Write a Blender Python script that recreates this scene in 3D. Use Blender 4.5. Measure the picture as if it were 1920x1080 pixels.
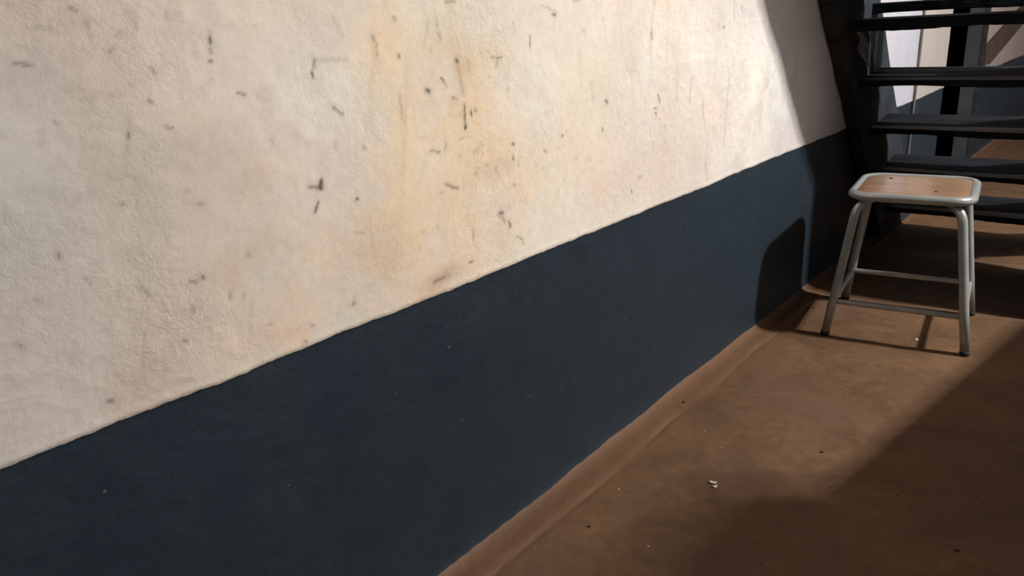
import bpy, bmesh, math, random
import numpy as np
from mathutils import Vector, Matrix

random.seed(7)
SC = bpy.context.scene
for o in list(bpy.data.objects):
    bpy.data.objects.remove(o, do_unlink=True)
COL = SC.collection

# ------------------------------------------------------------ camera
cd = bpy.data.cameras.new('camera')
cam = bpy.data.objects.new('camera', cd)
COL.objects.link(cam)
cd.sensor_fit = 'HORIZONTAL'
cd.sensor_width = 36.0
cd.lens = 1428.507 * 36.0 / 1920.0
cd.clip_start = 0.05
Rv = Vector((0.771175, 0.634315, -0.054162)); Uv = Vector((-0.164892, 0.281191, 0.945379)); Bv = Vector((0.614899, -0.720122, 0.321441))
m3 = Matrix((Rv, Uv, Bv)).transposed()
cam.matrix_world = Matrix.Translation((0.87963, 0.0, 0.95318)) @ m3.to_4x4()
SC.camera = cam

# ------------------------------------------------------------ world, light, exposure
w = bpy.data.worlds.new('world'); SC.world = w; w.use_nodes = True
w.node_tree.nodes['Background'].inputs[0].default_value = (0.6, 0.65, 0.8, 1)
w.node_tree.nodes['Background'].inputs[1].default_value = 0.02
SC.view_settings.view_transform = 'Standard'
SC.view_settings.look = 'None'
SC.view_settings.exposure = 0.0
SC.view_settings.gamma = 1.0
SC.view_settings.use_curve_mapping = False
LIGHT = (2.6, 2.9, 2.5)
LIGHT_W = 960.0
ld = bpy.data.lights.new('bulb_light', 'POINT')
ld.energy = LIGHT_W; ld.color = (1.0, 0.995, 0.985); ld.shadow_soft_size = 0.06
lo = bpy.data.objects.new('bulb_light', ld); lo.location = LIGHT; COL.objects.link(lo)

# ------------------------------------------------------------ helpers
def tag(o, label=None, cat=None, group=None, kind=None):
    if label: o['label'] = label
    if cat: o['category'] = cat
    if group: o['group'] = group
    if kind: o['kind'] = kind
    return o

def empty(name, loc, rz=0):
    o = bpy.data.objects.new(name, None); o.empty_display_size = .05
    o.location = loc; o.rotation_euler = (0, 0, rz); COL.objects.link(o); return o

def link(name, me, mat, parent=None, smooth=False):
    if mat is not None:
        me.materials.append(mat)
    if smooth:
        me.polygons.foreach_set('use_smooth', [True] * len(me.polygons))
    o = bpy.data.objects.new(name, me); COL.objects.link(o)
    if parent is not None: o.parent = parent
    return o

def bobj(name, bm, mat, parent=None, smooth=False):
    bmesh.ops.recalc_face_normals(bm, faces=bm.faces[:])
    me = bpy.data.meshes.new(name); bm.to_mesh(me); bm.free()
    return link(name, me, mat, parent, smooth)

def box(bm, lo, hi, M=None, bev=0):
    r = bmesh.ops.create_cube(bm, size=1)
    vs = r['verts']
    for v in vs:
        v.co = Vector(((lo[0]+hi[0])/2 + v.co.x*(hi[0]-lo[0]), (lo[1]+hi[1])/2 + v.co.y*(hi[1]-lo[1]), (lo[2]+hi[2])/2 + v.co.z*(hi[2]-lo[2])))
        if M is not None: v.co = M @ v.co
    if bev:
        es = list({e for v in vs for e in v.link_edges})
        bmesh.ops.bevel(bm, geom=es, offset=bev, segments=2, affect='EDGES', profile=.7)

def tube(bm, pts, rad, seg=16, closed=False, cap=True):
    """round tube swept along a polyline with parallel transported frames"""
    P = [Vector(p) for p in pts]; n = len(P)
    rad = rad if isinstance(rad, (list, tuple)) else [rad]*n
    T = []
    for i in range(n):
        if closed: t = P[(i+1) % n]-P[i-1]
        else: t = P[min(i+1, n-1)]-P[max(i-1, 0)]
        T.append(t.normalized())
    a = T[0].orthogonal().normalized()
    rings = []
    for i in range(n):
        a = (a - T[i]*a.dot(T[i])).normalized(); b = T[i].cross(a)
        rings.append([bm.verts.new(P[i] + (a*math.cos(2*math.pi*k/seg)+b*math.sin(2*math.pi*k/seg))*rad[i]) for k in range(seg)])
    m = n if closed else n-1
    for i in range(m):
        A = rings[i]; B = rings[(i+1) % n]; off = 0
        if closed and i == n-1:
            off = min(range(seg), key=lambda q: (A[0].co-B[q].co).length)
        for k in range(seg):
            bm.faces.new((A[k], A[(k+1) % seg], B[(k+1+off) % seg], B[(k+off) % seg]))
    if cap and not closed:
        bm.faces.new(rings[0][::-1]); bm.faces.new(rings[-1])

def bend(p0, p1, p2, r, n=6):
    """points of a rounded corner at p1"""
    p0, p1, p2 = Vector(p0), Vector(p1), Vector(p2)
    a = p1+(p0-p1).normalized()*r; b = p1+(p2-p1).normalized()*r
    return [(a*(1-t)+p1*t)*(1-t)+(p1*(1-t)+b*t)*t for t in [i/n for i in range(n+1)]]

# numpy value noise
def vnoise(x, y, seed=0):
    xi = np.floor(x).astype(np.int64); yi = np.floor(y).astype(np.int64)
    fx = x-xi; fy = y-yi
    fx = fx*fx*fx*(fx*(fx*6-15)+10); fy = fy*fy*fy*(fy*(fy*6-15)+10)
    def h(a, b):
        n = (a*374761393 + b*668265263 + seed*974634777) & 0xffffffff
        n = ((n ^ (n >> 13))*1274126177) & 0xffffffff
        n = n ^ (n >> 16)
        return (n & 0xffff)/32767.5-1
    return (h(xi, yi)*(1-fx)+h(xi+1, yi)*fx)*(1-fy)+(h(xi, yi+1)*(1-fx)+h(xi+1, yi+1)*fx)*fy

def fbm(x, y, octv=4, seed=0, gain=.5):
    s = 0; a = 1; t = 0
    for k in range(octv):
        s = s+a*vnoise(x*2**k+k*17.3, y*2**k-k*9.1, seed+k); t += a; a *= gain
    return s/t

# ------------------------------------------------------------ materials
def newmat(name):
    m = bpy.data.materials.new(name); m.use_nodes = True
    nt = m.node_tree; b = nt.nodes['Principled BSDF']
    return m, nt, b

def N(nt, typ, **kw):
    n = nt.nodes.new(typ)
    for k, v in kw.items():
        if k in ('inp',):
            for a, q in v.items(): n.inputs[a].default_value = q
        else: setattr(n, k, v)
    return n

def noise_mat(name, c1, c2, scale=8, rough=.7, bump=.2, bscale=60, metal=0, spec=.5, stretch=(1, 1, 1), bdist=.004, coat=0, detail=6, lohi=(.35, .65)):
    m, nt, b = newmat(name)
    L = nt.links.new
    tc = N(nt, 'ShaderNodeTexCoord'); mp = N(nt, 'ShaderNodeMapping'); mp.inputs['Scale'].default_value = stretch
    L(tc.outputs['Object'], mp.inputs['Vector'])
    n1 = N(nt, 'ShaderNodeTexNoise', inp={'Scale': scale, 'Detail': detail, 'Roughness': .6}); L(mp.outputs[0], n1.inputs['Vector'])
    r = N(nt, 'ShaderNodeValToRGB'); r.color_ramp.elements[0].position = lohi[0]; r.color_ramp.elements[1].position = lohi[1]
    r.color_ramp.elements[0].color = (*c1, 1); r.color_ramp.elements[1].color = (*c2, 1)
    L(n1.outputs['Fac'], r.inputs[0]); L(r.outputs[0], b.inputs['Base Color'])
    n2 = N(nt, 'ShaderNodeTexNoise', inp={'Scale': bscale, 'Detail': 5}); L(mp.outputs[0], n2.inputs['Vector'])
    bp = N(nt, 'ShaderNodeBump', inp={'Strength': bump, 'Distance': bdist}); L(n2.outputs['Fac'], bp.inputs['Height']); L(bp.outputs[0], b.inputs['Normal'])
    b.inputs['Roughness'].default_value = rough; b.inputs['Metallic'].default_value = metal
    b.inputs['Specular IOR Level'].default_value = spec
    b.inputs['Coat Weight'].default_value = coat
    return m

def wall_mat():
    m, nt, b = newmat('painted_plaster'); L = nt.links.new
    at = N(nt, 'ShaderNodeAttribute', attribute_name='tint')
    dz = N(nt, 'ShaderNodeAttribute', attribute_name='dadoz')
    tc = N(nt, 'ShaderNodeTexCoord')
    # fine mottling of the plaster
    n1 = N(nt, 'ShaderNodeTexNoise', inp={'Scale': 55, 'Detail': 8, 'Roughness': .7}); L(tc.outputs['Object'], n1.inputs['Vector'])
    r1 = N(nt, 'ShaderNodeMapRange', inp={'From Min': .3, 'From Max': .7, 'To Min': .93, 'To Max': 1.05}); L(n1.outputs['Fac'], r1.inputs['Value'])
    mx = N(nt, 'ShaderNodeMix', data_type='RGBA', blend_type='MULTIPLY'); mx.inputs[0].default_value = 1
    L(at.outputs['Color'], mx.inputs[6]); L(r1.outputs[0], mx.inputs[7])
    # dado paint
    n2 = N(nt, 'ShaderNodeTexNoise', inp={'Scale': 9, 'Detail': 7, 'Roughness': .65}); L(tc.outputs['Object'], n2.inputs['Vector'])
    r2 = N(nt, 'ShaderNodeValToRGB'); r2.color_ramp.elements[0].position = .3; r2.color_ramp.elements[1].position = .72
    r2.color_ramp.elements[0].color = (.0130, .0225, .0315, 1); r2.color_ramp.elements[1].color = (.0185, .0300, .0395, 1)
    L(n2.outputs['Fac'], r2.inputs[0])
    n2b = N(nt, 'ShaderNodeTexNoise', inp={'Scale': 260, 'Detail': 3, 'Roughness': .6}); L(tc.outputs['Object'], n2b.inputs['Vector'])
    r2b = N(nt, 'ShaderNodeMapRange', inp={'From Min': .3, 'From Max': .7, 'To Min': .8, 'To Max': 1.2}); L(n2b.outputs['Fac'], r2b.inputs['Value'])
    m2 = N(nt, 'ShaderNodeMix', data_type='RGBA', blend_type='MULTIPLY'); m2.inputs[0].default_value = 1
    L(r2.outputs[0], m2.inputs[6]); L(r2b.outputs[0], m2.inputs[7])
    # tiny pale flecks on the dado
    vo = N(nt, 'ShaderNodeTexVoronoi', inp={'Scale': 16.0}); L(tc.outputs['Object'], vo.inputs['Vector'])
    fl = N(nt, 'ShaderNodeMath', operation='LESS_THAN'); fl.inputs[1].default_value = .035; L(vo.outputs['Distance'], fl.inputs[0])
    m3_ = N(nt, 'ShaderNodeMix', data_type='RGBA'); L(fl.outputs[0], m3_.inputs[0]); L(m2.outputs[2], m3_.inputs[6]); m3_.inputs[7].default_value = (.09, .10, .11, 1)
    # ragged edge
    n3 = N(nt, 'ShaderNodeTexNoise', inp={'Scale': 70, 'Detail': 4}); L(tc.outputs['Object'], n3.inputs['Vector'])
    e1 = N(nt, 'ShaderNodeMath', operation='MULTIPLY_ADD'); e1.inputs[1].default_value = .005; L(n3.outputs['Fac'], e1.inputs[0]); L(dz.outputs['Fac'], e1.inputs[2])
    e2 = N(nt, 'ShaderNodeMapRange', inp={'From Min': .0018, 'From Max': .0034}); L(e1.outputs[0], e2.inputs['Value'])
    m4 = N(nt, 'ShaderNodeMix', data_type='RGBA'); L(e2.outputs[0], m4.inputs[0]); L(m3_.outputs[2], m4.inputs[6]); L(mx.outputs[2], m4.inputs[7])
    # earth smeared on the foot of the wall
    fz = N(nt, 'ShaderNodeAttribute', attribute_name='footz')
    e3 = N(nt, 'ShaderNodeMath', operation='MULTIPLY_ADD'); e3.inputs[1].default_value = .012; L(n3.outputs['Fac'], e3.inputs[0]); L(fz.outputs['Fac'], e3.inputs[2])
    e4 = N(nt, 'ShaderNodeMapRange', inp={'From Min': .004, 'From Max': .010}); L(e3.outputs[0], e4.inputs['Value'])
    m5 = N(nt, 'ShaderNodeMix', data_type='RGBA'); L(e4.outputs[0], m5.inputs[0]); m5.inputs[6].default_value = (.115, .062, .036, 1); L(m4.outputs[2], m5.inputs[7])
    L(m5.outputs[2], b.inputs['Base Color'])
    rr = N(nt, 'ShaderNodeMapRange', inp={'To Min': .50, 'To Max': .9}); L(e2.outputs[0], rr.inputs['Value']); L(rr.outputs[0], b.inputs['Roughness'])
    b.inputs['Specular IOR Level'].default_value = .3
    # bumps: hair-like lumps in the plaster, fine grain
    n4 = N(nt, 'ShaderNodeTexNoise', inp={'Scale': 135, 'Detail': 8, 'Roughness': .66, 'Distortion': .5}); L(tc.outputs['Object'], n4.inputs['Vector'])
    n6 = N(nt, 'ShaderNodeTexNoise', inp={'Scale': 4.5, 'Detail': 5, 'Roughness': .6}); L(tc.outputs['Object'], n6.inputs['Vector'])
    r6 = N(nt, 'ShaderNodeMapRange', inp={'From Min': .38, 'From Max': .66, 'To Min': .14, 'To Max': .62}); L(n6.outputs['Fac'], r6.inputs['Value'])
    r7 = N(nt, 'ShaderNodeMath', operation='MULTIPLY'); L(r6.outputs[0], r7.inputs[0])
    r8 = N(nt, 'ShaderNodeMapRange', inp={'To Min': .6, 'To Max': 1.0}); L(e2.outputs[0], r8.inputs['Value']); L(r8.outputs[0], r7.inputs[1])
    bp = N(nt, 'ShaderNodeBump', inp={'Distance': .005}); L(r7.outputs[0], bp.inputs['Strength']); L(n4.outputs['Fac'], bp.inputs['Height']); L(bp.outputs[0], b.inputs['Normal'])
    return m

def floor_mat():
    m, nt, b = newmat('earth_floor'); L = nt.links.new
    tc = N(nt, 'ShaderNodeTexCoord')
    n1 = N(nt, 'ShaderNodeTexNoise', inp={'Scale': 5.5, 'Detail': 9, 'Roughness': .62, 'Distortion': .8}); L(tc.outputs['Object'], n1.inputs['Vector'])
    r = N(nt, 'ShaderNodeValToRGB'); cr = r.color_ramp
    cr.elements[0].position = .28; cr.elements[0].color = (.090, .046, .022, 1)
    cr.elements[1].position = .74; cr.elements[1].color = (.172, .093, .046, 1)
    e = cr.elements.new(.5); e.color = (.126, .068, .033, 1)
    L(n1.outputs['Fac'], r.inputs[0])
    n2 = N(nt, 'ShaderNodeTexNoise', inp={'Scale': 38, 'Detail': 8, 'Roughness': .7}); L(tc.outputs['Object'], n2.inputs['Vector'])
    r2 = N(nt, 'ShaderNodeMapRange', inp={'From Min': .3, 'From Max': .7, 'To Min': .80, 'To Max': 1.2}); L(n2.outputs['Fac'], r2.inputs['Value'])
    mx = N(nt, 'ShaderNodeMix', data_type='RGBA', blend_type='MULTIPLY'); mx.inputs[0].default_value = 1
    L(r.outputs[0], mx.inputs[6]); L(r2.outputs[0], mx.inputs[7])
    # purplish worn patches
    n5 = N(nt, 'ShaderNodeTexNoise', inp={'Scale': 3.1, 'Detail': 4}); L(tc.outputs['Object'], n5.inputs['Vector'])
    r5 = N(nt, 'ShaderNodeMapRange', inp={'From Min': .48, 'From Max': .66, 'To Max': .55}); L(n5.outputs['Fac'], r5.inputs['Value'])
    m5 = N(nt, 'ShaderNodeMix', data_type='RGBA'); L(r5.outputs[0], m5.inputs[0]); L(mx.outputs[2], m5.inputs[6]); m5.inputs[7].default_value = (.136, .076, .052, 1)
    # small dark specks
    vo = N(nt, 'ShaderNodeTexVoronoi', inp={'Scale': 11.0}); L(tc.outputs['Object'], vo.inputs['Vector'])
    fl = N(nt, 'ShaderNodeMapRange', inp={'From Min': .03, 'From Max': .06, 'To Min': .75, 'To Max': 0}); L(vo.outputs['Distance'], fl.inputs['Value'])
    m6 = N(nt, 'ShaderNodeMix', data_type='RGBA'); L(fl.outputs[0], m6.inputs[0]); L(m5.outputs[2], m6.inputs[6]); m6.inputs[7].default_value = (.045, .026, .018, 1)
    sx = N(nt, 'ShaderNodeSeparateXYZ'); L(tc.outputs['Object'], sx.inputs[0])
    ad = N(nt, 'ShaderNodeMath', operation='MULTIPLY_ADD'); ad.inputs[1].default_value = -.16; L(n1.outputs['Fac'], ad.inputs[0]); L(sx.outputs['X'], ad.inputs[2])
    rb = N(nt, 'ShaderNodeMapRange', inp={'From Min': -.02, 'From Max': .06, 'To Min': .6, 'To Max': 0}); L(ad.outputs[0], rb.inputs['Value'])
    m8 = N(nt, 'ShaderNodeMix', data_type='RGBA', blend_type='MIX'); L(rb.outputs[0], m8.inputs[0]); L(m6.outputs[2], m8.inputs[6]); m8.inputs[7].default_value = (.150, .073, .035, 1)
    L(m8.outputs[2], b.inputs['Base Color'])
    b.inputs['Roughness'].default_value = .62; b.inputs['Specular IOR Level'].default_value = .32
    n4 = N(nt, 'ShaderNodeTexNoise', inp={'Scale': 60, 'Detail': 8, 'Roughness': .65}); L(tc.outputs['Object'], n4.inputs['Vector'])
    bp = N(nt, 'ShaderNodeBump', inp={'Strength': .4, 'Distance': .004}); L(n4.outputs['Fac'], bp.inputs['Height']); L(bp.outputs[0], b.inputs['Normal'])
    return m

M_wall = wall_mat(); M_floor = floor_mat()
M_plain = noise_mat('room_plaster', (.20, .21, .23), (.26, .27, .29), 3, .9)
M_dim = noise_mat('unlit_room_plaster', (.012, .012, .012), (.02, .018, .016), 3, .95)  # darkness of the unlit room is put into this near-black colour
M_boards = noise_mat('ceiling_boards', (.10, .07, .05), (.16, .12, .09), 3, .85)
M_wood = noise_mat('dark_stair_wood', (.016, .016, .015), (.040, .039, .036), 7, .75, .6, 40, stretch=(1, 1, 3), spec=.15)
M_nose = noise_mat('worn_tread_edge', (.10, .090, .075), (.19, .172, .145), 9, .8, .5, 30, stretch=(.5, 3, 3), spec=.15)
M_tread = noise_mat('dark_tread_wood', (.008, .0095, .012), (.018, .020, .024), 6, .85, .5, 30, stretch=(.5, 3, 3), spec=.08)
M_slate = noise_mat('bluish_wood', (.018, .023, .032), (.034, .041, .052), 6, .5, .5, 40, spec=.4)
M_green = noise_mat('grey_green_wood', (.028, .034, .034), (.045, .052, .052), 6, .7, .4, 40)
M_steel = noise_mat('grey_enamelled_steel', (.33, .34, .33), (.42, .425, .41), 14, .24, .10, 90, metal=.35, spec=.6, bdist=.001)
M_rubber = noise_mat('black_rubber', (.012, .012, .012), (.02, .02, .02), 10, .7)
M_seat = noise_mat('varnished_seat_wood', (.23, .125, .070), (.30, .18, .108), 7, .25, .08, 60, stretch=(.6, 3.5, 3), spec=.5, bdist=.001, coat=.12)
M_screw = noise_mat('dark_screw', (.03, .022, .018), (.05, .035, .03), 20, .5)
M_pipe = noise_mat('grey_conduit', (.09, .085, .095), (.12, .115, .13), 12, .5)
M_chip = noise_mat('white_paper_scrap', (.72, .66, .60), (.85, .80, .74), 30, .7)
M_crumb = noise_mat('dark_crumb', (.020, .014, .010), (.035, .022, .015), 30, .8)
M_table = noise_mat('plain_table_wood', (.07, .045, .03), (.11, .07, .045), 5, .6)
M_brown = noise_mat('shadow_board_brown', (.05, .030, .022), (.085, .052, .038), 6, .7)  # brown for the board that stands in for a shadow band
mp_, nt_, b_ = newmat('clear_plastic')
b_.inputs['Base Color'].default_value = (.7, .72, .75, 1); b_.inputs['Roughness'].default_value = .18
b_.inputs['Alpha'].default_value = .16; b_.inputs['Specular IOR Level'].default_value = .8
n_ = N(nt_, 'ShaderNodeTexNoise', inp={'Scale': 40, 'Detail': 3}); bp_ = N(nt_, 'ShaderNodeBump', inp={'Strength': .6, 'Distance': .004})
nt_.links.new(n_.outputs['Fac'], bp_.inputs['Height']); nt_.links.new(bp_.outputs[0], b_.inputs['Normal'])
M_plastic = mp_
mb_, nb_, bb_ = newmat('lit_bulb_glass')
bb_.inputs['Emission Color'].default_value = (1, .96, .9, 1); bb_.inputs['Emission Strength'].default_value = 30
nn_ = N(nb_, 'ShaderNodeTexNoise', inp={'Scale': 5}); nb_.links.new(nn_.outputs['Fac'], bb_.inputs['Roughness'])
M_bulb = mb_

def grid(name, A, B, F, mat, keep=None, attrs=None):
    """tensor grid; A x B arrays -> F(a,b) gives xyz arrays"""
    a, b = np.meshgrid(A, B, indexing='ij')
    X, Y, Z = F(a, b)
    n, m = a.shape
    me = bpy.data.meshes.new(name)
    co = np.stack([X, Y, Z], -1).reshape(-1, 3).astype(np.float32)
    idx = np.arange(n*m).reshape(n, m)
    q = np.stack([idx[:-1, :-1], idx[1:, :-1], idx[1:, 1:], idx[:-1, 1:]], -1)
    if keep is not None:
        ca = (A[:-1]+A[1:])/2; cb = (B[:-1]+B[1:])/2
        ka, kb = np.meshgrid(ca, cb, indexing='ij')
        q = q[keep(ka, kb)]
    q = q.reshape(-1, 4)
    me.vertices.add(len(co)); me.vertices.foreach_set('co', co.ravel())
    me.loops.add(q.size); me.loops.foreach_set('vertex_index', q.ravel().astype(np.int32))
    me.polygons.add(len(q)); me.polygons.foreach_set('loop_start', np.arange(0, q.size, 4, dtype=np.int32))
    me.polygons.foreach_set('use_smooth', np.ones(len(q), dtype=bool))
    me.update(calc_edges=True)
    if attrs:
        for k, v in attrs(a, b).items():
            if v.ndim == 3:
                at = me.attributes.new(k, 'FLOAT_COLOR', 'POINT')
                at.data.foreach_set('color', np.concatenate([v, np.ones(v.shape[:2]+(1,))], -1).reshape(-1).astype(np.float32))
            else:
                at = me.attributes.new(k, 'FLOAT', 'POINT'); at.data.foreach_set('value', v.reshape(-1).astype(np.float32))
    return link(name, me, mat)

# ------------------------------------------------------------ the setting
# marks in the plaster: (y1, z1, y2, z2, half width, strength) in metres on the wall
MARKS= [(0.6338,0.7685,0.6331,0.7641,0.0033,0.85),(0.6306,0.7601,0.6332,0.7589,0.0025,0.9),(0.6135,0.7648,0.6323,0.7591,0.0014,0.7),(0.6237,0.7404,0.6173,0.7289,0.0022,0.75),(0.6896,0.7317,0.6925,0.7312,0.0019,0.75),(0.4392,0.6838,0.4404,0.6828,0.0026,0.75),(0.4229,0.683,0.4312,0.6792,0.0013,0.6),(0.504,0.6952,0.5062,0.6946,0.0031,0.4),(0.4722,0.6535,0.4712,0.648,0.0021,0.45),(0.4892,0.6454,0.4892,0.6417,0.0021,0.35),(0.4202,0.649,0.4203,0.6426,0.0023,0.45),(0.662,0.5793,0.6629,0.5781,0.0024,0.6),(0.8749,0.7203,0.8891,0.7124,0.0015,0.65),(0.8891,0.7124,0.9039,0.7069,0.0015,0.65),(0.6822,0.6838,0.6976,0.6786,0.0016,0.35),(0.3871,0.8648,0.3873,0.863,0.0014,0.6),(0.4523,0.774,0.4564,0.7732,0.0022,0.45),(0.3634,0.7916,0.3658,0.7918,0.002,0.45),(0.5645,0.8347,0.5669,0.8303,0.0023,0.3),(0.933,0.8404,0.9315,0.8035,0.0011,0.75),(0.9318,0.8061,0.9314,0.8026,0.0021,0.8),(0.8286,0.5645,0.8528,0.566,0.0032,0.4),(1.1813,0.9744,1.1893,0.9724,0.0016,0.9),(0.9207,0.9109,0.9241,0.9082,0.0024,0.85),(0.8825,0.8859,0.8881,0.8822,0.0016,0.7),(0.8881,0.8822,0.8941,0.8718,0.0012,0.5),(0.8491,0.871,0.8546,0.8689,0.0028,0.85),(0.9253,0.8966,0.9323,0.8575,0.0037,0.3),(0.9472,0.8277,0.9491,0.8214,0.0015,0.9),(0.9579,0.8291,0.9589,0.8264,0.0013,0.7),(1.3555,0.8044,1.3614,0.7996,0.0024,0.85),(1.3419,0.7489,1.3417,0.7445,0.0024,0.65),(1.5597,0.7566,1.5646,0.7513,0.0018,0.85),(1.5523,0.7669,1.5644,0.7656,0.0015,0.7),(1.5737,0.7941,1.5813,0.778,0.0015,0.7),(1.5392,0.9285,1.5439,0.9173,0.0039,0.45),(1.5524,0.9958,1.5325,0.8956,0.0033,0.22),(1.1144,0.9403,1.1131,0.9223,0.0008,0.6),(1.1999,0.754,1.2034,0.7525,0.0018,0.75),(1.0514,0.76,1.0556,0.7565,0.0016,0.75),(1.051,0.7372,1.0505,0.7315,0.0014,0.75),(1.1425,0.7339,1.1505,0.7297,0.0025,0.5),(1.0078,0.9105,1.0326,0.9081,0.0017,0.5),(1.0225,0.9053,1.0187,0.8942,0.0035,0.3),(1.9585,0.9924,1.9632,0.941,0.0013,0.4),(1.9012,0.93,1.9076,0.9272,0.0032,0.5),(2.0055,0.9764,2.0138,0.9606,0.0026,0.4),(1.9455,0.8139,1.9251,0.6274,0.0013,0.3),(1.7388,0.8208,1.7248,0.762,0.0025,0.3),(1.7989,0.757,1.7985,0.7125,0.0026,0.28),(1.8201,0.5976,1.8319,0.5538,0.0035,0.28),(1.4588,0.597,1.4611,0.5917,0.0021,0.7),(1.489,0.6217,1.5008,0.6209,0.0037,0.35),(1.4271,0.7481,1.4423,0.7484,0.0023,0.3),(0.8455,0.7778,0.8677,0.7727,0.0013,0.55),(0.8838,0.7849,0.8802,0.7751,0.0025,0.4),(0.8848,0.9535,0.8896,0.9447,0.0016,0.55),(0.8832,0.9684,0.8839,0.9645,0.0016,0.4),(0.6465,0.9289,0.6467,0.92,0.0015,0.6),(0.642,0.9128,0.6428,0.9072,0.0015,0.9),(0.6464,0.9282,0.6997,0.9263,0.0007,0.28),(0.7529,0.9542,0.7551,0.9491,0.0022,0.5),(0.759,0.9416,0.7585,0.9387,0.0015,0.45),(0.7575,0.9315,0.7578,0.9271,0.0015,0.45),(0.7957,0.9782,0.7983,0.9745,0.0015,0.5),(0.7991,0.9269,0.7997,0.9238,0.0013,0.75),(0.7135,0.8039,0.7161,0.8012,0.0019,0.5),(0.8649,0.9325,0.8653,0.927,0.002,0.3),(0.9043,0.8543,0.9079,0.8531,0.0017,0.6),(0.9128,0.8526,0.9139,0.8508,0.0017,0.7),(0.9079,0.9989,0.9283,0.9987,0.0023,0.45),(0.793,0.8676,0.7936,0.8322,0.0023,0.3),(0.5036,0.9621,0.504,0.9573,0.0012,0.75),(0.5025,0.9495,0.5022,0.9447,0.0009,0.65),(0.4992,0.9363,0.5019,0.9362,0.0018,0.65),(0.5056,0.9722,0.5045,0.9633,0.0009,0.3),(0.2907,0.9482,0.3014,0.9465,0.0013,0.5),(0.3014,0.9465,0.3071,0.9441,0.0008,0.4),(0.3549,0.9972,0.3592,0.9955,0.0018,0.5),(0.5294,0.8977,0.5374,0.8931,0.0013,0.6),(0.4169,0.8995,0.4206,0.8968,0.0013,0.6),(0.4304,0.8687,0.4364,0.8667,0.001,0.5),(0.316,0.8892,0.3173,0.8858,0.0016,0.4),(0.4265,0.933,0.4298,0.9287,0.0007,0.55),(0.2875,0.7527,0.288,0.7479,0.0014,0.5),(0.4389,0.7923,0.4434,0.7908,0.0022,0.35),(0.3083,0.7211,0.3124,0.7112,0.0009,0.4),(0.3669,0.6913,0.3732,0.6788,0.0009,0.4),(0.2545,0.7122,0.2607,0.7079,0.001,0.4),(0.2288,0.671,0.2318,0.6644,0.0014,0.6),(0.401,0.613,0.4046,0.6103,0.002,0.6),(0.3022,0.5729,0.3065,0.5704,0.0013,0.65),(0.5201,0.5947,0.5222,0.5924,0.0018,0.5),(0.5845,0.5721,0.5868,0.5689,0.0019,0.45),(0.57,0.551,0.5732,0.5482,0.0019,0.6),(1.0053,0.6432,1.0125,0.6407,0.0034,0.75),(1.0289,0.6222,1.0311,0.6127,0.0025,0.7),(1.0116,0.631,1.0169,0.6229,0.0034,0.4),(1.0483,0.6874,1.0511,0.6849,0.0029,0.5),(1.0012,0.7235,1.0036,0.7184,0.0019,0.4),(0.9328,0.6295,0.9306,0.6091,0.0019,0.4),(0.9161,0.5753,0.9243,0.575,0.0014,0.7),(0.8299,0.5651,0.8683,0.5663,0.0036,0.28),(1.0493,0.5892,1.0644,0.5804,0.0013,0.6),(0.947,0.7254,0.952,0.7218,0.0022,0.4),(0.3964,0.9716,0.4048,0.9708,0.0008,0.3),(0.3196,0.9802,0.3312,0.9788,0.0008,0.3),(0.3667,0.9844,0.3686,0.9807,0.001,0.4),(0.3851,0.9536,0.3902,0.956,0.0011,0.4),(0.4563,0.9927,0.4559,0.9847,0.0011,0.3),(0.4187,0.9807,0.4199,0.9757,0.0011,0.3),(0.687,0.9829,0.7006,0.955,0.0007,0.2),(0.6679,0.8655,0.6844,0.8527,0.0007,0.5),(0.6721,0.8628,0.6785,0.8571,0.0007,0.3),(1.2512,0.9965,1.2723,0.9982,0.0019,0.4),(1.1474,0.9903,1.1946,0.9787,0.0014,0.3),(1.0705,0.9655,1.0719,0.9481,0.0009,0.3),(1.2788,0.9453,1.2859,0.9401,0.002,0.35),(1.3023,0.844,1.3069,0.8125,0.0041,0.22),(1.3904,0.8226,1.4098,0.7412,0.0027,0.12),(1.5395,0.8863,1.5355,0.7955,0.004,0.14),(1.6666,0.8909,1.66,0.7712,0.0048,0.1),(0.7576,0.9526,0.7303,0.8361,0.0051,0.1),(0.8142,0.9122,0.7833,0.7488,0.0047,0.12),(0.8663,0.9712,0.8502,0.9333,0.0023,0.15),(0.7109,0.7057,0.7115,0.6394,0.0032,0.12),(0.3924,0.8864,0.374,0.8211,0.0017,0.2),(0.3839,0.8194,0.3795,0.7646,0.0015,0.15),(0.5,0.6362,0.4879,0.5797,0.0021,0.15),(0.3579,0.64,0.346,0.5963,0.0019,0.18),(1.4514,0.5337,1.3844,0.5389,0.0018,0.25)]
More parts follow.
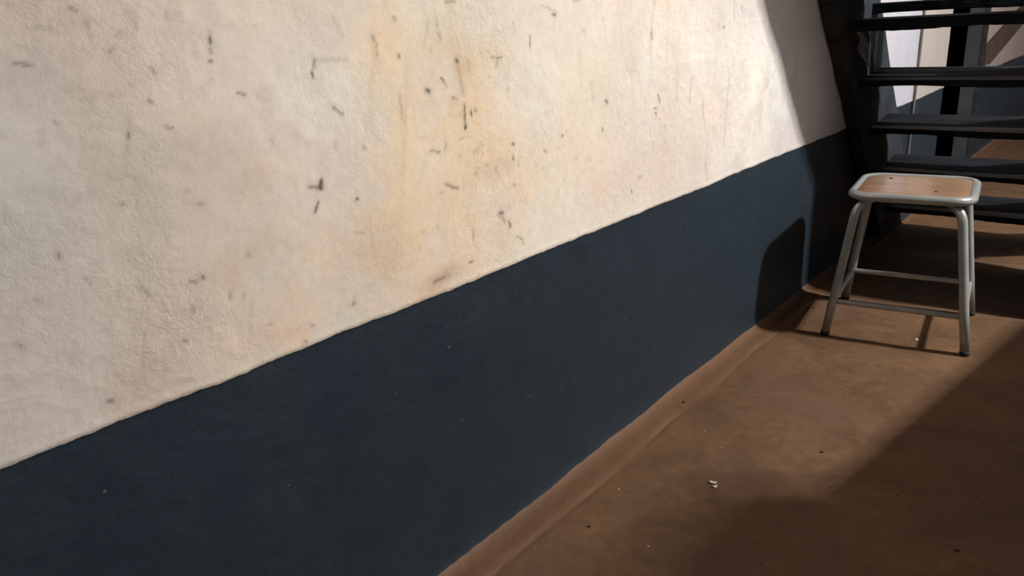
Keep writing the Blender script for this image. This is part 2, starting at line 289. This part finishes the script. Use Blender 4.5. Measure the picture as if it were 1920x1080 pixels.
BLOBS= [(0.948,0.835,0.083,0.096,0.55,'o'),(0.792,0.747,0.047,0.15,0.4,'o'),(0.779,0.959,0.077,0.066,0.45,'o'),(0.779,0.814,0.081,0.079,0.5,'o'),(1.054,0.768,0.079,0.066,0.5,'o'),(0.926,0.872,0.053,0.05,0.3,'b'),(1.31,0.796,0.08,0.064,0.35,'o'),(1.029,0.902,0.059,0.039,0.4,'o'),(0.853,0.565,0.066,0.02,0.6,'b'),(0.49,0.705,0.048,0.027,0.35,'b'),(0.501,0.805,0.072,0.039,0.35,'b'),(0.62,0.687,0.143,0.053,0.45,'p'),(1.027,0.637,0.112,0.069,0.5,'o'),(0.736,0.659,0.117,0.049,0.3,'b'),(0.4,0.865,0.074,0.035,0.25,'g'),(0.29,0.947,0.043,0.02,0.4,'g'),(0.428,0.818,0.057,0.037,0.25,'g'),(0.368,0.595,0.056,0.039,0.25,'b'),(0.572,0.614,0.116,0.045,0.4,'p'),(0.755,0.557,0.15,0.044,0.4,'p'),(0.556,0.81,0.125,0.054,0.25,'p'),(0.83,0.68,0.218,0.078,0.35,'o'),(1.249,0.699,0.16,0.086,0.25,'p'),(1.386,0.607,0.185,0.059,0.3,'p'),(1.813,0.716,0.19,0.067,0.15,'p'),(0.622,0.462,0.062,0.017,0.2,'p'),(0.261,0.746,0.068,0.123,0.25,'g'),(0.299,0.905,0.05,0.105,0.25,'g'),(0.645,0.889,0.086,0.077,0.55,'w'),(1.134,0.796,0.067,0.068,0.5,'w'),(1.745,0.923,0.269,0.098,0.4,'w'),(2.178,0.777,0.201,0.137,0.5,'w'),(0.629,0.945,0.083,0.04,0.2,'w'),(0.986,0.951,0.084,0.042,0.3,'w'),(1.498,0.867,0.118,0.067,0.2,'w'),(1.093,0.884,0.08,0.036,0.3,'w'),(0.635,0.775,0.048,0.029,0.2,'w'),(0.526,0.968,0.062,0.049,0.2,'w'),(2.015,0.605,0.185,0.06,0.25,'w'),(0.28,0.886,0.032,0.031,0.3,'w'),(1.571,0.647,0.159,0.063,0.15,'g'),(0.74,0.835,0.032,0.046,0.3,'w'),(1.004,0.71,0.045,0.028,0.2,'b')]
DOOR = (4.57, 5.45, 2.0)
def dado_edge(s):
    base = np.interp(s, [0, .18, .67, 1.1, 1.45, 2.09, 2.95, 3.82, 4.49, 9], [.542, .542, .5404, .538, .5362, .539, .538, .5361, .542, .542])
    return base+.0028*fbm(s*7, s*0+3.1, 3, 5)+.0012*vnoise(s*30, s*0+1.7, 8)

def foot_edge(s):
    return .011+.010*fbm(s*5, s*0+.4, 3, 21)

def wall_attrs(s, z):
    n1 = fbm(s*3.1, z*3.1, 5, 40); n2 = fbm(s*9, z*9, 5, 41); n3 = fbm(s*2.1+5, z*1.1, 4, 42); n4 = fbm(s*30, z*30, 3, 43)
    C = np.stack([np.interp(s, [0, .3, .55, 1.2, 1.8, 2.3, 2.7, 3.88, 3.94, 4.8, 5.4, 9], v) for v in ([.58, .64, .75, .84, .73, .61, .55, .46, .43, .40, .40, .40], [.53, .575, .66, .735, .655, .56, .515, .45, .39, .36, .31, .31], [.48, .51, .565, .60, .58, .525, .49, .50, .345, .315, .285, .285])], -1)  # plaster tone along the wall, with a brightness profile painted into it
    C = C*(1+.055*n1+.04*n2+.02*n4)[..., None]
    C = C*(1+n3[..., None]*np.array([.01, -.012, -.03])+vnoise(s*4.7, z*4.7, 47)[..., None]*np.array([.012, 0, -.02])+vnoise(s*6+3, z*6, 48)[..., None]*np.array([-.02, .012, .0]))
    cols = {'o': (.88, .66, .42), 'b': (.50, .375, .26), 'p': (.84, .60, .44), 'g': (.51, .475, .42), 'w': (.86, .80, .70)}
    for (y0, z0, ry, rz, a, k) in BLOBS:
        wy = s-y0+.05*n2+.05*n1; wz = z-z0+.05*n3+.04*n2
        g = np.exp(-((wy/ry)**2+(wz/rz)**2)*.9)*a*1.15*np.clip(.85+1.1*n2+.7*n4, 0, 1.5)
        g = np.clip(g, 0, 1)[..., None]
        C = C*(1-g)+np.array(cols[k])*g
    # vertical run marks
    st = np.clip(fbm(s*26, z*2.2, 3, 50)-.28, 0, 1)*.55
    st = (st*np.clip(fbm(s*2, z*2, 2, 51)+.4, 0, 1))[..., None]
    C = C*(1-st)+np.array([.48, .36, .24])*st
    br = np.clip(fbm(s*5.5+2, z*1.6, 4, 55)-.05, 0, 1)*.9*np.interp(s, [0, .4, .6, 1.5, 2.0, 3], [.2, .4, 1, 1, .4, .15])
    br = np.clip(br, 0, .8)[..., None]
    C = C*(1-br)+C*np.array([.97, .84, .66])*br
    # freckles of dirt, denser low down and to the left
    fr = np.clip(fbm(s*60, z*75, 3, 60)-.40, 0, 1)*1.1*np.clip(.5+n1*1.2, 0, 1)
    C = C*(1-fr[..., None])+np.array([.34, .26, .19])*fr[..., None]
    for (y1, z1, y2, z2, hw, a) in MARKS:
        L2 = (y2-y1)**2+(z2-z1)**2+1e-9
        hw = max(hw, .0018)*1.08; a = a**1.25
        i0 = np.searchsorted(s[:, 0], min(y1, y2)-.03); i1 = np.searchsorted(s[:, 0], max(y1, y2)+.03)
        j0 = np.searchsorted(z[0], min(z1, z2)-.03); j1 = np.searchsorted(z[0], max(z1, z2)+.03)
        S = s[i0:i1, j0:j1]; Z = z[i0:i1, j0:j1]
        if S.size == 0: continue
        S = S+.0012*vnoise(S*260, Z*260, 70); Z = Z+.0012*vnoise(S*260+9, Z*260, 71)
        tt = np.clip(((S-y1)*(y2-y1)+(Z-z1)*(z2-z1))/L2, 0, 1)
        sy = 1.0+ .35*max(0, (y1-1.2))
        d = np.sqrt(((S-y1-tt*(y2-y1))/sy)**2+(Z-z1-tt*(z2-z1))**2)
        g = (np.exp(-(d/hw)**2.4)*a+np.exp(-(d/(hw*2.6))**2)*a*.18)
        g = np.clip(g, 0, 1)[..., None]
        C[i0:i1, j0:j1] = C[i0:i1, j0:j1]*(1-g)+np.array([.10, .066, .042])*g
    return {'tint': np.clip(C, 0, .9), 'dadoz': z-dado_edge(s), 'footz': z-foot_edge(s)}

def wall_relief(s, z):
    x = .0035*fbm(s*2.2, z*2.2, 3, 1)+.0012*fbm(s*14, z*14, 3, 2)+.00045*fbm(s*55, z*70, 3, 3)
    rough = np.clip(fbm(s*2.4, z*2.4, 2, 4)+.25, 0, 1)
    rid = 1-np.abs(fbm(s*26, z*38, 4, 6))*2.2
    up = 1/(1+np.exp(-(z-dado_edge(s)-.001)/.0011))
    x = x+up*(.0026+.0012*rough*np.clip(rid, 0, 1)**3)
    d = z-dado_edge(s)
    x = x+.0008*np.exp(-((d-.006)/.005)**2)
    x = x+.018*np.exp(-z/.012)          # plaster turning out onto the floor
    return x, s, z

As = np.concatenate([np.arange(-2.5, -.3, .06), np.arange(-.3, 2.6, .0030), np.arange(2.6, 4.57, .012), [4.57, 4.57+1e-4], np.linspace(4.6, 5.45, 12), np.arange(5.5, 9.01, .06)])
Az = np.concatenate([np.arange(-.004, .06, .002), np.arange(.06, 1.16, .0028), np.arange(1.2, 2.0, .06), [2.0], np.arange(2.05, 2.96, .1)])
As = np.unique(np.round(As, 5)); Az = np.unique(np.round(Az, 5))
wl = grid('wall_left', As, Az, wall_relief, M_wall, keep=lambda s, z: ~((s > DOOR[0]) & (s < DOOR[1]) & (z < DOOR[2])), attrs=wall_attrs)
tag(wl, kind='structure')

def floor_relief(x, y):
    band = 1/(1+np.exp((x-.062-.012*fbm(y*4, y*0, 3, 30))/.006))
    gro = np.exp(-((x-.070-.012*fbm(y*4, y*0, 3, 30))/.006)**2)
    z = .0045*band-.0022*gro*np.clip(.6+fbm(y*6, x*0+2, 2, 33), 0, 1)
    z = z+.018*np.exp(-np.clip(x, 0, 9)/.014)
    z = z+.0035*fbm(x*3, y*3, 3, 31)*np.clip(x/.3, .2, 1)+.0011*fbm(x*17, y*17, 3, 32)+.0005*fbm(x*60, y*60, 2, 34)
    return x, y, z-.001

Fx = np.concatenate([np.arange(-.02, .14, .003), np.arange(.14, 1.3, .007), np.arange(1.35, 3.61, .06)])
Fy = np.concatenate([np.arange(-2.5, .7, .06), np.arange(.7, 3.4, .007), np.arange(3.4, 9.01, .05)])
fl = grid('floor', Fx, Fy, floor_relief, M_floor); tag(fl, kind='structure')

bm = bmesh.new(); box(bm, (3.6, -2.6, -.05), (3.75, 9.1, 3.0)); tag(bobj('wall_right', bm, M_plain), kind='structure')
bm = bmesh.new(); box(bm, (-.1, 9.0, -.05), (3.75, 9.15, 3.0)); tag(bobj('wall_far', bm, M_plain), kind='structure')
bm = bmesh.new(); box(bm, (-.1, -2.65, -.05), (3.75, -2.5, 3.0)); tag(bobj('wall_back', bm, M_plain), kind='structure')
bm = bmesh.new(); box(bm, (-.1, -2.65, 2.92), (3.75, 9.15, 3.02)); tag(bobj('ceiling', bm, M_boards), kind='structure')

# doorway in the wall behind the stairs: reveals and the dark room beyond
y0, y1, zh = DOOR
bm = bmesh.new()
box(bm, (-.075, y1, 0), (.004, y1+.05, zh+.05)); box(bm, (-.075, y0-.05, 0), (-.006, y0, zh+.05)); box(bm, (-.075, y0-.05, zh), (.004, y1+.05, zh+.05))
tag(bobj('trim_1', bm, M_green), kind='structure')
bm = bmesh.new()
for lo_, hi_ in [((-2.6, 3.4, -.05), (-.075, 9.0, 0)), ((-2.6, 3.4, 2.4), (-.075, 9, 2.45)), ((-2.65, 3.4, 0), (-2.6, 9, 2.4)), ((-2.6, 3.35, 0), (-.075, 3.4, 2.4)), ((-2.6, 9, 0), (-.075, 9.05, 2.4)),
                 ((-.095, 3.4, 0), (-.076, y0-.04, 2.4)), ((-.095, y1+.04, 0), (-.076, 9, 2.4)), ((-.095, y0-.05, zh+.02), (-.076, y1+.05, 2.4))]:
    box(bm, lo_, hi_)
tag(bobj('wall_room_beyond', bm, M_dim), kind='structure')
bm = bmesh.new(); box(bm, (-.001, y1, 0), (.022, y1+.07, zh+.07), bev=.003)
tag(bobj('trim_2', bm, M_wood), kind='structure')

# ------------------------------------------------------------ stool
SX, SY, ROT = .3585, 2.489, .1322
TW, TD, BW, BD, ZR = .2585, .2772, .3792, .3558, .1099
st = empty('stool', (SX, SY, 0), ROT)
tag(st, 'grey steel tube stool with a varnished brown wooden seat, beside the dark wall band', 'stool')
ZT = .42
def legpt(a, b, z):
    k = z/ZT
    return Vector((a*(BW/2*(1-k)+TW/2*k), b*(BD/2*(1-k)+TD/2*k), z))
def rrect(hx, hy, r, z, n=8):
    pts = []
    for cx, cy, a0 in ((hx-r, hy-r, 0), (-hx+r, hy-r, 90), (-hx+r, -hy+r, 180), (hx-r, -hy+r, 270)):
        for i in range(n+1):
            a = math.radians(a0+90*i/n); pts.append(Vector((cx+r*math.cos(a), cy+r*math.sin(a), z)))
    return pts
HX, HY = TW/2+.026, TD/2+.021
bm = bmesh.new(); tube(bm, rrect(HX, HY, .058, .4375), .0128, 20, closed=True)
bobj('seat_rim', bm, M_steel, st, True)
# seat board, slightly domed, sits just inside the tube
bm = bmesh.new()
rings = []
for (ins, z) in ((.0085, .428), (.0085, .4440), (.0105, .4462), (.03, .4470), (.07, .4476)):
    rings.append([bm.verts.new(v) for v in rrect(HX-ins, HY-ins, max(.06-ins, .02), z)])
for A, B in zip(rings, rings[1:]):
    for k in range(len(A)): bm.faces.new((A[k], A[(k+1) % len(A)], B[(k+1) % len(A)], B[k]))
bm.faces.new(rings[-1]); bm.faces.new(rings[0][::-1])
seat = bobj('seat', bm, M_seat, st, True); tag(seat, 'varnished brown wooden seat board')
for (sx_, sy_) in ((-.075, .085), (.062, -.085)):
    bm = bmesh.new(); r_ = bmesh.ops.create_cone(bm, cap_ends=True, segments=16, radius1=.0062, radius2=.0045, depth=.0022)
    for v in r_['verts']: v.co += Vector((sx_, sy_, .4482))
    bobj('screw', bm, M_screw, seat, True)
for a in (-1, 1):
    for b in (-1, 1):
        foot = legpt(a, b, .012); kn = legpt(a, b, .405)+Vector((a*.004, b*.004, 0))
        top = Vector((a*(TW/2-.035), b*(TD/2-.030), .427))
        pts = [foot+(kn-foot)*t for t in (0, .3, .6, .85)]+bend(foot, kn, top, .032)+[top]
        bm = bmesh.new(); tube(bm, pts, .0128, 18)
        lg = bobj('leg', bm, M_steel, st, True)
        bm = bmesh.new(); f0 = legpt(a, b, .0); dr = (kn-f0).normalized()
        tube(bm, [f0, f0+dr*.003, f0+dr*.011, f0+dr*.0125], [.0115, .0135, .0140, .0130], 18)
        cp = bobj('rubber_foot', bm, M_rubber, lg, True)
for (p, q) in (((-1, -1), (1, -1)), ((-1, 1), (1, 1)), ((-1, -1), (-1, 1)), ((1, -1), (1, 1))):
    A = legpt(*p, ZR); B = legpt(*q, ZR); d = (B-A).normalized()
    bm = bmesh.new(); tube(bm, [A+d*.008, A+d*.02, (A+B)/2, B-d*.02, B-d*.008], .0080, 14)
    bobj('rail', bm, M_steel, st, True)
for b in (-1, 1):
    bm = bmesh.new(); box(bm, (-TW/2+.02, b*(TD/2-.03)-.010, .418), (TW/2-.02, b*(TD/2-.03)+.010, .430), bev=.002)
    bobj('seat_bracket', bm, M_steel, st)

# ------------------------------------------------------------ staircase (rises towards the viewer along the wall)
stair = empty('staircase', (.35, 3.0, 0))
tag(stair, 'dark open wooden staircase with thick treads rising along the white wall', 'staircase')
SO = Vector((.35, 3.0, 0))
SL = 1.105; NRM = math.sqrt(1+SL*SL)
def under(z, off=0): return 2.57+(.987-z)/SL+off*NRM/SL      # y of the underside line; off = perpendicular offset into the board
def plank(name, x0, x1, o0, o1, mat, z0=0, z1=2.9, jitter=.004, seed=0, sub=40):
    """board following the pitch of the stairs, with a slightly wavy edge"""
    bm = bmesh.new(); rnd = random.Random(seed); rows = []
    for i in range(sub+1):
        z = z0+(z1-z0)*i/sub
        j0 = rnd.uniform(-jitter, jitter); j1 = rnd.uniform(-jitter, jitter)
        rows.append([bm.verts.new(Vector((x, under(z, o), z))-SO) for x, o in ((x0, o0+j0), (x1, o0+j0), (x1, o1+j1), (x0, o1+j1))])
    for A, B in zip(rows, rows[1:]):
        for k in range(4): bm.faces.new((A[k], A[(k+1) % 4], B[(k+1) % 4], B[k]))
    bm.faces.new(rows[0]); bm.faces.new(rows[-1][::-1])
    return bobj(name, bm, mat, stair)
plank('stringer', .009, .050, .0, .235, M_wood, seed=1)
plank('side_board', .020, .044, .245, .40, M_slate, seed=2)
plank('stringer', .705, .755, .128, .36, M_wood, seed=3)
# treads: camera side edge (y), height of top, right end
TR = [(3.47, .165), (3.285, .355), (3.105, .545), (2.92, .735), (2.74, .925)]
for i in range(6, 16): TR.append((2.82-.172*(i-5), .925+.19*(i-5)))
rnd = random.Random(5)
def wavy_board(name, x0, x1, ya, yb, ztop, th, tilt, mat, parent, seed, amp=.004):
    bm = bmesh.new(); r = random.Random(seed); n = 28; rows = []
    ph = r.uniform(0, 6); 
    for i in range(n+1):
        x = x0+(x1-x0)*i/n
        w = amp*math.sin(x*9+ph)+r.uniform(-amp*.3, amp*.3); w2 = amp*.7*math.sin(x*13+ph*2)+r.uniform(-amp*.3, amp*.3)
        ch = .004
        nw = .060+.014*math.sin(x*6+ph*3)+r.uniform(-.003, .003)
        pr = [(ya+w+ch, ztop), (ya+w, ztop-ch), (ya+w*.6, ztop-th+ch+w2), (ya+w*.6+ch, ztop-th+w2), (yb, ztop-th+tilt), (yb, ztop+tilt), (ya+nw, ztop+tilt*nw/(yb-ya))]
        rows.append([bm.verts.new(Vector((x, y, z))-SO) for y, z in pr])
    for A, B in zip(rows, rows[1:]):
        for k in range(7):
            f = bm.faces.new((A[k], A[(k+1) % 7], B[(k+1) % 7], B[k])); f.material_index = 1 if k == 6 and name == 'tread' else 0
    bm.faces.new(rows[0][::-1]); bm.faces.new(rows[-1])
    o = bobj(name, bm, mat, parent)
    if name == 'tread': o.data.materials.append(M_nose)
    return o
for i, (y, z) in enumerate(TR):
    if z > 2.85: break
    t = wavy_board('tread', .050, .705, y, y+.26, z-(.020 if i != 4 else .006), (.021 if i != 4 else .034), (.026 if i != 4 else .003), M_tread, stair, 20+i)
# loose plank laid across behind the top visible tread
wavy_board('cross_board', .045, .705, 3.02, 3.08, .970, .034, .0, M_tread, stair, 99, amp=.003)
wavy_board('cross_board', .372, .705, 3.09, 3.115, 1.10, .15, .0, M_tread, stair, 98, amp=.003)
# boards that close the side under the stairs and carry the outer stringer
for i, y in enumerate((2.735, 2.865, 2.995, 3.125)):
    bm = bmesh.new(); zt = max(.984-SL*(y+.06-2.57)+.10, .2)
    zt = .987+SL*(2.57+.095*NRM/SL-(y+.06))+.06
    box(bm, (.705, y, .0), (.735, y+.1295, zt)); 
    for v in bm.verts: v.co -= SO
    bobj('side_panel_board', bm, M_wood, stair)

# ------------------------------------------------------------ conduit on the wall behind the stairs
bm = bmesh.new(); tube(bm, [(.010, 3.93+.01*math.sin(z*2.0), z) for z in np.linspace(.0, 2.9, 30)], .006, 10)
tag(bobj('pipe', bm, M_pipe, None, True), 'thin grey vertical pipe on the white wall behind the stairs', 'pipe')

# sloping board added in place of a shadow band on the wall
bm = bmesh.new()
Mx = Matrix.Translation((.012, 6.65, .835)) @ Matrix.Rotation(math.radians(10), 4, 'X')
box(bm, (0, -1.08, -.06), (.03, 1.08, .06), M=Mx, bev=.004)
tag(bobj('shadow_board', bm, M_brown), 'brown slanted board standing in for a shadow band on the wall past the doorway', 'board')

# ------------------------------------------------------------ scraps on the floor
def flake(name, x, y, r, h, mat, label, cat, seed, sq=1.0, rz=0.0, curl=.0):
    bm = bmesh.new(); rn = random.Random(seed); n = 12
    z0 = float(floor_relief(np.array([x]), np.array([y]))[2][0])
    def ring(k, z): return [bm.verts.new((k*rs[i]*math.cos(2*math.pi*i/n), k*rs[i]*sq*math.sin(2*math.pi*i/n), z+curl*(math.cos(2*math.pi*i/n)*k)**2)) for i in range(n)]
    rs = [r*rn.uniform(.65, 1.15) for _ in range(n)]
    A = ring(.9, 0); B = ring(1, h*.5); C = ring(.7, h)
    for P, Q in ((A, B), (B, C)):
        for k in range(n): bm.faces.new((P[k], P[(k+1) % n], Q[(k+1) % n], Q[k]))
    bm.faces.new(A[::-1]); bm.faces.new(C)
    o = bobj(name, bm, mat); o.location = (x, y, z0-.0003); o.rotation_euler[2] = rz
    tag(o, label, cat); return o
flake('paper_scrap', .272, 1.345, .0085, .003, M_chip, 'larger upper half of the torn white paper scrap on the open floor', 'paper scrap', 1, .6, .3, .004)
flake('paper_scrap', .281, 1.333, .0060, .003, M_chip, 'smaller lower half of the torn white paper scrap on the open floor', 'paper scrap', 2, .55, .9, .004)
flake('paint_flake', .157, 1.54, .0024, .0015, M_chip, 'tiny white flake on the floor, farthest from the camera above the paper scrap', 'flake', 3, .5)
flake('paint_flake', .223, 1.491, .0026, .0015, M_chip, 'tiny white flake on the floor just beyond the torn paper scrap', 'flake', 4, .5)
flake('paint_flake', .116, 1.211, .0026, .0015, M_chip, 'tiny white flake on the floor near the wall, left of the paper scrap', 'flake', 5, .5)
flake('paint_flake', .264, 1.079, .0032, .0015, M_chip, 'small pale flake nearest the bottom edge of the photo', 'flake', 6, .4)
flake('paint_flake', .432, 2.388, .0065, .005, M_chip, 'pale flake on the floor under the stool, by the shadow of its rail', 'flake', 7, .6)
flake('crumb', .417, 1.598, .0060, .003, M_crumb, 'dark crumb in the middle of the lit open floor', 'crumb', 8, .6, .8)
flake('crumb', .138, 1.065, .0042, .003, M_crumb, 'dark crumb near the wall foot at the bottom of the photo', 'crumb', 9, .7, .8)
flake('crumb', .728, 1.399, .0060, .003, M_crumb, 'dark crumb in the shaded bottom right corner of the floor', 'crumb', 10, .6, .8)
flake('crumb', .088, 2.496, .0055, .003, M_crumb, 'dark crumb on the lit floor between the wall and the stool legs', 'crumb', 11, .6, .8)
flake('crumb', .049, 1.638, .0050, .004, M_crumb, 'dark crumb against the ridge along the foot of the wall', 'crumb', 12, .7, .8)
flake('crumb', .477, 1.471, .0060, .002, M_floor, 'flat brown crumb at the edge of the big floor shadow', 'crumb', 13, .4, .8)

# clear plastic caught on the stair board
bm = bmesh.new(); n, m = 14, 10; g = []
for i in range(n+1):
    row = []
    for j in range(m+1):
        u = i/n; v = j/m
        y = under(.88-.13*u, .12)+.10*(v-.5)*(1-.3*u)
        row.append(bm.verts.new((.056+.012*math.sin(u*9+v*7)*math.sin(v*11+1)+.012, y, .880-.12*u+.006*math.sin(v*13))))
    g.append(row)
for i in range(n):
    for j in range(m): bm.faces.new((g[i][j], g[i+1][j], g[i+1][j+1], g[i][j+1]))
ps = bobj('plastic_bag', bm, M_plastic, None, True); tag(ps, 'crumpled clear plastic bag caught on the stair stringer', 'plastic bag')
md = ps.modifiers.new('thickness', 'SOLIDIFY'); md.thickness = .001

# ------------------------------------------------------------ lamp, and furniture added outside the frame to shade the floor
lamp = empty('ceiling_lamp', (LIGHT[0], LIGHT[1], 2.92)); tag(lamp, 'bare white bulb hanging from the ceiling on a short black cord', 'lamp')
bm = bmesh.new(); tube(bm, [(0, 0, 0), (0, 0, -.30)], .004, 8); bobj('cord', bm, M_rubber, lamp, True)
bm = bmesh.new(); tube(bm, [(0, 0, -.28), (0, 0, -.29), (0, 0, -.34), (0, 0, -.345)], [.010, .020, .021, .016], 16); bobj('bulb_holder', bm, M_rubber, lamp, True)
bm = bmesh.new()
prof = [(.012, -.345), (.016, -.36), (.030, -.395), (.034, -.42), (.030, -.445), (.018, -.462), (.002, -.468)]
tube(bm, [(0, 0, z) for r, z in prof], [r for r, z in prof], 18); bb = bobj('bulb', bm, M_bulb, lamp, True)
bb.visible_shadow = True

tb = empty('shade_table', (1.35, 2.3, 0)); tag(tb, 'added out-of-view narrow wooden table standing to the right of the stool', 'shade_table')  # unseen, added to cast the large shadow on the floor
bm = bmesh.new()
quad = [(1.242, 2.774), (1.105, 1.89), (1.50, 1.85), (1.56, 2.74)]
lowv = [bm.verts.new((x-1.35, y-2.3, .72)) for x, y in quad]; hiv = [bm.verts.new((x-1.35, y-2.3, .75)) for x, y in quad]
for k in range(4): bm.faces.new((lowv[k], lowv[(k+1) % 4], hiv[(k+1) % 4], hiv[k]))
bm.faces.new(lowv[::-1]); bm.faces.new(hiv)
bobj('table_top', bm, M_table, tb)
for x, y in quad:
    cx = 1.35+(x-1.35)*.8; cy = 2.3+(y-2.3)*.86
    bm = bmesh.new(); box(bm, (cx-.03-1.35, cy-.03-2.3, 0), (cx+.03-1.35, cy+.03-2.3, .72), bev=.004); bobj('leg', bm, M_table, tb)

cb = empty('shade_cupboard', (1.8, 1.94, 0)); tag(cb, 'added out-of-view tall wooden cupboard with two doors standing behind the narrow table', 'shade_cupboard')  # unseen, added to cast the soft shadow over the near floor
bm = bmesh.new(); box(bm, (-.18, -.30, .06), (.2, .30, 1.45), bev=.004); bobj('body', bm, M_table, cb)
bm = bmesh.new(); box(bm, (-.16, -.28, 0), (.18, .28, .06)); bobj('plinth', bm, M_table, cb)
for k in (-1, 1):
    bm = bmesh.new(); box(bm, (-.20, k*.148-.143, .09), (-.18, k*.148+.143, 1.42), bev=.003); d_ = bobj('door', bm, M_table, cb)
    bm = bmesh.new(); box(bm, (-.22, k*.03-.008, .70), (-.20, k*.03+.008, .80), bev=.003); bobj('handle', bm, M_steel, d_)
